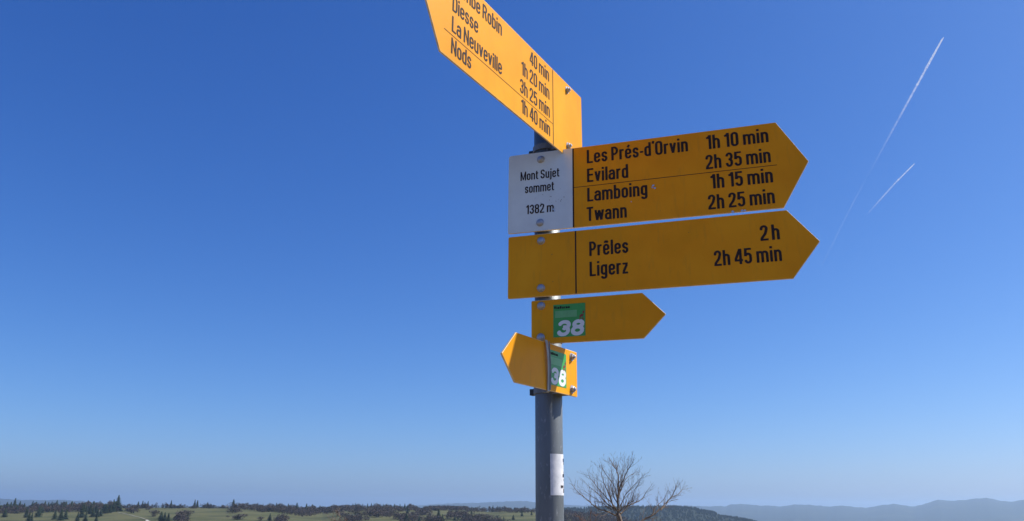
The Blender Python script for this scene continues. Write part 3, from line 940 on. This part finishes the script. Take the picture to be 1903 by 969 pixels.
for x, b_, t_ in [(248, 954, 943), (244, 954, 945), (284, 961, 951), (277, 948, 943), (340, 966, 953), (349, 963, 951), (333, 968, 957), (437, 954, 944), (445, 951, 937), (453, 947, 938), (446, 966, 956), (440, 966, 959), (423, 962, 959), (432, 955, 946), (465, 948, 941), (460, 948, 942), (472, 950, 943), (485, 969, 962),
                  (500, 952, 941), (521, 968, 957), (700, 962, 949), (687, 960, 949), (714, 958, 948), (672, 965, 954), (728, 960, 950), (741, 966, 955), (768, 960, 952), (800, 965, 955), (860, 960, 950), (851, 966, 953), (885, 968, 957), (893, 967, 956), (868, 966, 955), (910, 966, 958), (660, 958, 948), (640, 968, 955), (628, 960, 948), (776, 967, 957), (790, 958, 951), (832, 966, 957)]:
    if x < 300: lg = ("rounded leafless tree in the meadow right of the left woodland", "rounded trees right of the left woodland")
    elif x < 360: lg = ("broad purple-brown leafless tree beside the conifer clump and the farm track", "broad bare trees beside the conifer clump")
    elif x < 475: lg = ("rounded leafless tree near the thin conifer on the meadow skyline", "rounded trees near the thin skyline conifer")
    elif x < 530: lg = ("rounded leafless tree below the middle wood", "rounded trees below the middle wood")
    elif x < 735: lg = ("rounded leafless tree around the pale shrub at the bottom edge", "rounded trees around the pale shrub")
    else: lg = ("rounded leafless tree in the copses left of the pole", "rounded trees in the copses left of the pole")
    plant_tree(x, b_, t_, 'r', lg[0], lg[1], 1.35)

# leafless woodland that reads as one mass
def wood(name, spots, label, seed, faces_per=34, mat='twigcrown'):
    r = random.Random(seed); vs, fs = [], []
    for x, b_, t_, wx in spots:
        p, d = on_ground(x, b_)
        H = (b_ - t_) * d / F; W = wx * d / F
        for _ in range(int(faces_per * 1.7)):
            u = Vector((r.gauss(0, 1), r.gauss(0, 1), r.gauss(0, 1))).normalized() * r.uniform(.55, 1.05)
            c = p + Vector((u.x * W, u.y * W, H * .52 + u.z * H * .5))
            s_ = .075 * H + .45
            a = Vector((r.gauss(0, 1), r.gauss(0, 1), r.gauss(0, 1))).normalized() * s_
            q = Vector((r.gauss(0, 1), r.gauss(0, 1), r.gauss(0, 1))).normalized() * s_ * .7
            o = len(vs); vs += [tuple(c - a), tuple(c + q), tuple(c + a), tuple(c - q)]; fs.append([o, o + 1, o + 2, o + 3])
    o = mesh_from(name, vs, fs, M[mat], None)
    tag(o, label, "woodland", kind="stuff")
    return o
r = random.Random(5)
def hump(x, seed, a=.09): return mnoise.noise(Vector((x * a, seed, 1.3)))
sp = []
for _ in range(760):
    x = r.uniform(-140, 222); lo = 956 if x < 60 else (954 if x < 130 else 952)
    b_ = r.uniform(944, lo); hh = r.uniform(6.5, 10.5) * (1 + .55 * hump(x, 3))
    sp.append((x, b_, b_ - hh, r.uniform(2.0, 4.6)))
wood("leafless_woodland", sp, "belt of purple-brown leafless woodland across the far left", 1, 40)
sp = []
for _ in range(520):
    x = r.uniform(478, 645); k = 1 - abs(x - 560) / 90
    b_ = r.uniform(946, 950 + 11 * max(0, k + .3 * hump(x, 5, .05))); sp.append((x, b_, b_ - r.uniform(6, 9.5) * (1 + .5 * hump(x, 7)), r.uniform(2.2, 4.6)))
for _ in range(150):
    x = r.uniform(225, 480); b_ = 945.5; sp.append((x, b_, b_ - r.uniform(4.0, 7.5) * (1 + .8 * hump(x, 9, .13)), r.uniform(2, 3.8)))
wood("leafless_woodland", sp, "purple-brown leafless wood filling the dip in the middle of the skyline", 2, 36)
sp = []
for _ in range(420):
    x = r.uniform(640, 800); b_ = r.uniform(944, 952); sp.append((x, b_, b_ - r.uniform(4, 7.5) * (1 + .6 * hump(x, 11)), r.uniform(2, 4)))
for _ in range(260):
    x = r.uniform(795, 870); b_ = r.uniform(946, 950); sp.append((x, b_, b_ - r.uniform(5, 7.5), r.uniform(2, 4)))
for _ in range(380):
    x = r.uniform(865, 1130); b_ = interp(x, ((865, 1000, 1130), (950, 951, 961))) + r.uniform(-1, 3); sp.append((x, b_, b_ - r.uniform(4.5, 8) * (1 + .6 * hump(x, 13)), r.uniform(2, 3.8)))
for cx_w, cy_w, rx, ry, n_ in ((705, 955, 24, 5, 90), (660, 966, 20, 4, 50), (755, 964, 18, 6, 80), (785, 954, 12, 3, 40), (805, 968, 20, 4, 60), (848, 958, 20, 4, 70), (880, 967, 22, 5, 100), (915, 972, 24, 5, 70), (520, 968, 14, 4, 40), (335, 966, 12, 4, 40)):
    for _ in range(n_):
        x = r.gauss(cx_w, rx * .5); b_ = r.gauss(cy_w, ry * .5) + 3; sp.append((x, b_, b_ - r.uniform(5, 10), r.uniform(2.5, 4.8)))
wood("leafless_woodland", sp, "leafless hedges and copses on the meadow just left of the pole", 3, 30)
sp = []
for _ in range(520):
    x = r.uniform(1040, 1230); b_ = interp(x, ((1040, 1130, 1200, 1230), (957, 964, 980, 990))) + r.uniform(-1, 14)
    sp.append((x, b_, b_ - r.uniform(5, 10) * (1 + .5 * hump(x, 15)), r.uniform(2.5, 4.2)))
wood("leafless_woodland", sp, "brown leafless wood falling away behind the small bare tree", 4, 30)
# treeline fringe on the middle wooded hill
vs, fs = [], []
r = random.Random(9)
for _ in range(1800):
    az_ = atan2(ray(r.uniform(1030, 1420), 945).x, ray(1200, 945).y)
    dd = DB + r.uniform(-800, 100)
    x, y = dd * sin(az_), dd * cos(az_); z = height(x, y); H = r.uniform(10, 18); w = r.uniform(5, 10)
    o = len(vs); a = r.uniform(0, 3)
    for k in range(2):
        ca, sa = cos(a + k * 1.57) * w, sin(a + k * 1.57) * w
        vs += [(x - ca, y - sa, z - 2), (x + ca, y + sa, z - 2), (x + ca * .5, y + sa * .5, z + H * .7), (x, y, z + H), (x - ca * .6, y - sa * .6, z + H * .6)]
        fs.append([o, o + 1, o + 2, o + 3, o + 4]); o += 5
fo = mesh_from("distant_forest", vs, fs, M['needles'], None)
tag(fo, "dark forest covering the blue hill behind the small bare tree", "forest", kind="stuff")

# small pale farmhouses on the meadow
def farmhouse(px, py, w, label):
    p, d = on_ground(px, py)
    root = empty("farmhouse", Matrix.Translation(p) @ Matrix.Rotation(.4, 4, 'Z'))
    tag(root, label, "house", "small pale farmhouses on the meadow")
    l, dp, h = w, w * .7, w * .38
    bm = prism_bm([(-l / 2, -1), (l / 2, -1), (l / 2, h), (-l / 2, h)], -dp / 2, dp / 2)
    bm_obj("wall", bm, M['fwall'], root)
    g = [(-dp / 2 - .6, h), (dp / 2 + .6, h), (0, h + dp * .42)]
    vs = [(sx * (l / 2 + .6), y_, z_) for sx in (-1, 1) for y_, z_ in g]
    mesh_from("roof", vs, [[0, 1, 2], [5, 4, 3], [0, 3, 4, 1], [1, 4, 5, 2], [2, 5, 3, 0]], M['froof'], root)
    for i in range(3):
        bmw = prism_bm([(-l * .35 + i * l * .3, h * .3), (-l * .22 + i * l * .3, h * .3), (-l * .22 + i * l * .3, h * .75), (-l * .35 + i * l * .3, h * .75)], -dp / 2 - .08, -dp / 2 + .02)
        bm_obj("window", bmw, M['dark'], root)
M['fwall'] = m_simple("white_render", (.82, .80, .74), .8, var=.05, scale=.5)
M['froof'] = m_simple("pale_roof", (.60, .56, .50), .7, var=.1, scale=.5)
farmhouse(187, 952.5, 5, "tiny pale farmhouse among the dark conifers at the far left")
farmhouse(422, 943, 7, "tiny pale farmhouse on the meadow skyline beside the thin conifer")
farmhouse(273, 970, 4, "tiny pale barn at the end of the farm track")

# ------------------------------------------------------------------ bare tree in the foreground
def m_barktwig():
    mt, t, b = new_mat("pale_twig_bark")
    v = coord(t, vec=(30, 30, 12))
    c, f = noise_ramp(t, v, 1.0, 6, [(.3, (.095, .066, .045)), (.5, (.18, .135, .095)), (.7, (.28, .22, .155))])
    t.links.new(c, b.inputs['Base Color']); b.inputs['Roughness'].default_value = .85
    bump(t, b, f, .5, .01)
    return mt
M['twig'] = m_barktwig()
class Tubes:
    def __init__(s): s.v, s.f = [], []
    def add(s, pts, rad, n=5):
        base_ = len(s.v)
        for k, p in enumerate(pts):
            d = (pts[min(k + 1, len(pts) - 1)] - pts[max(k - 1, 0)]).normalized()
            u = d.cross(Vector((.3, .9, .2))).normalized(); w = d.cross(u)
            for i in range(n):
                a = 2 * pi * i / n
                s.v.append(tuple(p + (u * cos(a) + w * sin(a)) * rad[k]))
        for k in range(len(pts) - 1):
            for i in range(n):
                j = (i + 1) % n
                s.f.append([base_ + k * n + i, base_ + k * n + j, base_ + (k + 1) * n + j, base_ + (k + 1) * n + i])
    def build(s, name, mat, parent=None):
        return mesh_from(name, s.v, s.f, mat, parent, True)
TD = 15.0
def at_tree(px, py, dy=0.0):
    d = ray(px, py); k = (TD + dy) / d.y
    return Vector((d.x * k, TD + dy, EYE + d.z * k))
def branch_path(pts, depth, r):
    """smooth path through measured points, with gradual depth drift"""
    P = [at_tree(x, y, depth * i / max(1, len(pts) - 1)) for i, (x, y) in enumerate(pts)]
    out = []
    for i in range(len(P) - 1):
        p0, p1, p2, p3 = P[max(i - 1, 0)], P[i], P[i + 1], P[min(i + 2, len(P) - 1)]
        for k in range(5):
            t_ = k / 5
            q = .5 * ((2 * p1) + (p2 - p0) * t_ + (2 * p0 - 5 * p1 + 4 * p2 - p3) * t_ ** 2 + (3 * p1 - p0 - 3 * p2 + p3) * t_ ** 3)
            out.append(q + Vector((r.gauss(0, .004), r.gauss(0, .004), r.gauss(0, .004))))
    out.append(P[-1])
    return out
def grow(tb, start, dirv, length, rad, level, r, up=.35):
    """one twig with its side shoots"""
    n = max(3, int(length / .07)); pts = [start]; d = dirv.normalized(); seg = length / n
    for k in range(n):
        d = (d + Vector((r.gauss(0, .10), r.gauss(0, .10), r.gauss(0, .08) + up * .13))).normalized()
        pts.append(pts[-1] + d * seg)
    rr = [max(.0011, rad * (1 - .7 * k / n)) for k in range(n + 1)]
    tb.add(pts, rr, 4 if rad > .004 else 3)
    if level <= 0: return
    for k in range(1, n + 1):
        if r.random() < .74:
            dd = (pts[k] - pts[k - 1]).normalized()
            side = dd.cross(Vector((r.gauss(0, 1), r.gauss(0, 1), r.gauss(0, 1)))).normalized()
            nd = (dd * .9 + side * r.uniform(.4, .8) + Vector((0, 0, .2))).normalized()
            grow(tb, pts[k], nd, length * r.uniform(.35, .65) * (1 - .4 * k / n), rr[k] * .72, level - 1, r, up)
tree = empty("bare_tree", Matrix.Translation(Vector((0, 0, 0))))
btop = at_tree(1153, 975); bx = btop.x
gz = height(bx, TD)
tree.location = (bx, TD, gz)
tag(tree, "small leafless tree with spreading pale twigs, just right of the pole", "tree")
off = -Vector((bx, TD, gz))
def build_limb(pts, depth, r0, r1, seed, name="branch", parent=tree, twigs=True, level=3, dens=1.0, ln=.46, up=.35):
    r = random.Random(seed)
    path = [p + off for p in branch_path(pts, depth, r)]
    n = len(path); r0 *= .82 if name == 'branch' else 1; rad = [r0 + (r1 - r0) * (k / (n - 1)) ** .55 for k in range(n)]
    tb = Tubes(); tb.add(path, rad, 7)
    o = tb.build(name, M['twig'], parent)
    if twigs:
        tw = Tubes()
        for k in range(2, n):
            if r.random() < .62 * dens:
                dd = (path[k] - path[k - 1]).normalized()
                side = dd.cross(Vector((r.gauss(0, 1), r.gauss(0, 1), r.gauss(0, 1)))).normalized()
                nd = (dd * .75 + side * r.uniform(.45, 1.0) + Vector((0, 0, .3))).normalized()
                grow(tw, path[k], nd, ln * r.uniform(.5, 1.05) * (1 - .35 * k / n), min(rad[k] * .55, .0058), level, r, up)
        grow(tw, path[-1], (path[-1] - path[-2]), ln * .5, r1, level - 1, r, up)
        if tw.v:
            q = tw.build("twigs", M['twig'], o); q['kind'] = "stuff"
    return o
# trunk from the ground to the fork
build_limb([(1160, 1120), (1157, 1060), (1154, 1000), (1151, 968), (1149, 955)], .1, .075, .042, 1, "trunk", twigs=False)
limbs = [
    ([(1150, 958), (1148, 935), (1149, 905), (1148, 880), (1140, 866)], .10, .030, .007),          # leader
    ([(1149, 940), (1150, 915), (1158, 893), (1166, 875), (1172, 866)], -.15, .018, .006),
    ([(1148, 952), (1138, 935), (1130, 915), (1122, 898), (1118, 880)], -.25, .024, .005),
    ([(1144, 948), (1130, 938), (1118, 925), (1108, 915), (1095, 905)], .25, .018, .004),
    ([(1151, 962), (1132, 952), (1110, 945), (1095, 932), (1080, 920), (1068, 908)], -.3, .026, .004),
    ([(1154, 955), (1162, 945), (1175, 937), (1190, 930), (1203, 912)], .3, .024, .004),
    ([(1152, 950), (1160, 942), (1172, 934), (1178, 915), (1188, 897)], -.2, .018, .004),
    ([(1150, 925), (1155, 905), (1163, 890), (1178, 880)], .25, .013, .004),
    ([(1147, 935), (1136, 912), (1137, 890), (1136, 870)], .2, .014, .004),
    ([(1146, 945), (1127, 925), (1112, 908), (1100, 893), (1094, 884)], .05, .015, .004),
    ([(1170, 985), (1192, 968), (1213, 957), (1228, 945), (1240, 932), (1250, 922), (1256, 905)], .4, .030, .005),
    ([(1228, 948), (1238, 937), (1247, 925), (1262, 918), (1268, 910)], .5, .014, .003),
    ([(1212, 958), (1220, 942), (1232, 930), (1240, 915)], .3, .013, .003),
    ([(1160, 985), (1152, 966), (1149, 955)], .0, .045, .04),
    ([(1152, 942), (1163, 920), (1178, 902), (1192, 888)], -.1, .013, .003),
    ([(1148, 932), (1143, 906), (1129, 886), (1121, 872)], .15, .012, .003),
    ([(1150, 916), (1156, 886), (1161, 864)], .05, .010, .003),
    ([(1144, 950), (1126, 940), (1108, 928), (1088, 914)], .15, .012, .003),
]
for i, (pts, dep, r0, r1) in enumerate(limbs):
    build_limb(pts, dep, r0, r1, 20 + i, ln=.30 if i in (10, 11, 12) else .37, dens=1.25 if i != 13 else 0.0, twigs=i != 13)

# low shrubs whose top twigs reach into the picture
def shrub(px, py, dist, spread, n, seed, label, matn='twig', leaf=False):
    r = random.Random(seed)
    d = ray(px, py); k = dist / d.y
    topp = Vector((d.x * k, dist, EYE + d.z * k)); g = height(topp.x, topp.y)
    H = topp.z - g
    root = empty("bare_shrub", Matrix.Translation(Vector((topp.x, topp.y, g))))
    tag(root, label, "shrub")
    for s_ in range(n):
        a = r.uniform(0, 2 * pi); q = r.uniform(0, spread)
        e = Vector((q * cos(a), q * sin(a), H * r.uniform(.72, 1.0)))
        st = Vector((e.x * .15, e.y * .15, 0)); mid = st.lerp(e, .5) + Vector((r.gauss(0, .05), r.gauss(0, .05), 0))
        path = [st, st.lerp(mid, .5), mid, mid.lerp(e, .5), e]
        tb = Tubes(); tb.add(path, [.016, .013, .010, .0075, .005], 6)
        o = tb.build("stem", M[matn], root)
        tw = Tubes()
        for kk in (2, 3, 3, 4, 4, 4):
            grow(tw, path[kk], Vector((r.gauss(0, .8), r.gauss(0, .8), .45)), .17 * r.uniform(.6, 1.1), .005, 2, r)
        qo = tw.build("twigs", M[matn], o); qo['kind'] = "stuff"
    return root
M['redtwig'] = m_simple("red_brown_twigs", (.17, .095, .06), .85, var=.35, scale=30)
shrub(638, 959, 13, .22, 9, 61, "leafless shrub with pale twigs at the bottom edge, left of centre")
shrub(1092, 955, 17, .35, 8, 62, "reddish-brown leafless shrub between the pole and the small bare tree", 'redtwig')
shrub(1225, 968, 17, .5, 6, 63, "low leafless shrub under the small tree's right branches", 'redtwig')

# ------------------------------------------------------------------ contrails, high above
def contrail(segs, label, alt=9200.0):
    """segs: list of (x0,y0,x1,y1,w0,w1,a0,a1): tapered streams of ice cloud at flight height"""
    root = empty("contrail", Matrix.Translation(Vector((0, 0, 0))))
    tag(root, label, "contrail")
    for (x0, y0, x1, y1, w0, w1, a0, a1) in segs:
        def at(px, py):
            d = ray(px, py); return d * (alt / d.z) + Vector((0, 0, EYE))
        A, B = at(x0, y0), at(x1, y1)
        n, k = 60, 8
        vs, fs, cols = [], [], []
        ax = (B - A).normalized(); u = ax.cross(Vector((0, 0, 1))).normalized(); w = ax.cross(u)
        for i in range(n + 1):
            s = i / n; p = A.lerp(B, s); dist = p.length
            rad = (w0 + (w1 - w0) * s) * .5 * dist / F * (1 + .45 * mnoise.noise(Vector((i * .45, x0, 0))))
            if i == 0: rad *= .25
            for j in range(k):
                t_ = 2 * pi * j / k; vs.append(tuple(p + (u * cos(t_) + w * sin(t_)) * rad))
                cols.append((a0 + (a1 - a0) * s) * (1 + .7 * mnoise.noise(Vector((i * .3, x0 * .37, 2)))))
        for i in range(n):
            for j in range(k):
                fs.append([i * k + j, i * k + (j + 1) % k, (i + 1) * k + (j + 1) % k, (i + 1) * k + j])
        o = mesh_from("vapour_stream", vs, fs, M['vapour'], root, True)
        at_ = o.data.attributes.new("vapour_amount", 'FLOAT', 'POINT')
        at_.data.foreach_set('value', [max(0.0, c) for c in cols])
def m_vapour():
    mt = bpy.data.materials.new("ice_cloud"); mt.use_nodes = True
    t = mt.node_tree
    for n in list(t.nodes): t.nodes.remove(n)
    out = t.nodes.new("ShaderNodeOutputMaterial")
    df = N(t, "ShaderNodeBsdfDiffuse"); df.inputs['Color'].default_value = (.95, .95, .95, 1)
    trl = N(t, "ShaderNodeBsdfTranslucent"); trl.inputs['Color'].default_value = (.95, .95, .95, 1)
    ad = t.nodes.new("ShaderNodeMixShader"); ad.inputs[0].default_value = .5
    t.links.new(df.outputs[0], ad.inputs[1]); t.links.new(trl.outputs[0], ad.inputs[2])
    tp = t.nodes.new("ShaderNodeBsdfTransparent")
    at_ = N(t, "ShaderNodeAttribute"); at_.attribute_name = "vapour_amount"
    lw = N(t, "ShaderNodeLayerWeight"); lw.inputs['Blend'].default_value = .5
    inv = N(t, "ShaderNodeMath", operation='SUBTRACT'); inv.inputs[0].default_value = 1.0
    t.links.new(lw.outputs['Facing'], inv.inputs[1])
    mu = N(t, "ShaderNodeMath", operation='MULTIPLY'); t.links.new(inv.outputs[0], mu.inputs[0]); t.links.new(at_.outputs['Fac'], mu.inputs[1])
    mx = t.nodes.new("ShaderNodeMixShader")
    t.links.new(mu.outputs[0], mx.inputs[0]); t.links.new(tp.outputs[0], mx.inputs[1]); t.links.new(ad.outputs[0], mx.inputs[2])
    t.links.new(mx.outputs[0], out.inputs['Surface'])
    return mt
M['vapour'] = m_vapour()
contrail([(1754, 69, 1722, 128, 1.6, 2.8, .65, .42), (1751, 72, 1719, 129, 1.6, 2.8, .65, .42), (1721, 128, 1668, 225, 4.0, 4.2, .48, .15), (1668, 225, 1630, 295, 4.2, 4.0, .15, .03), (1630, 295, 1608, 335, 4.0, 2.6, .03, .02),
          (1608, 335, 1585, 378, 2.5, 3, .01, .09), (1585, 378, 1528, 492, 3, 4, .06, .03)], "long white vapour trail slanting up to the top right, with a gap")
contrail([(1699.5, 304.5, 1664, 340, 2.0, 3.0, .6, .32), (1664, 340, 1611, 399, 3.0, 3.4, .32, .02)], "shorter white vapour trail below and left of the long one")

# ------------------------------------------------------------------ air between here and the hills
bmh = bmesh.new()
bmesh.ops.create_cube(bmh, size=1.0)
zlo = min(v_[2] for v_ in verts if True) if False else -520.0
ztop = max(v_.co.z for v_ in ground.data.vertices) + 60
zlo = min(v_.co.z for v_ in ground.data.vertices) - 1
for v_ in bmh.verts:
    v_.co = Vector((v_.co.x * 84000, v_.co.y * 84000, ztop if v_.co.z > 0 else zlo))
hm = bpy.data.materials.new("haze_air"); hm.use_nodes = True
t = hm.node_tree
for n in list(t.nodes): t.nodes.remove(n)
out = t.nodes.new("ShaderNodeOutputMaterial")
pv = t.nodes.new("ShaderNodeVolumePrincipled")
pv.inputs['Color'].default_value = (.57, .77, 1.0, 1)
pv.inputs['Density'].default_value = 4.2e-5
pv.inputs['Anisotropy'].default_value = 0.38
t.links.new(pv.outputs[0], out.inputs['Volume'])
hz = bm_obj("haze", bmh, hm)
hz['kind'] = "stuff"; hz['label'] = "thin blue haze over the distant hills"
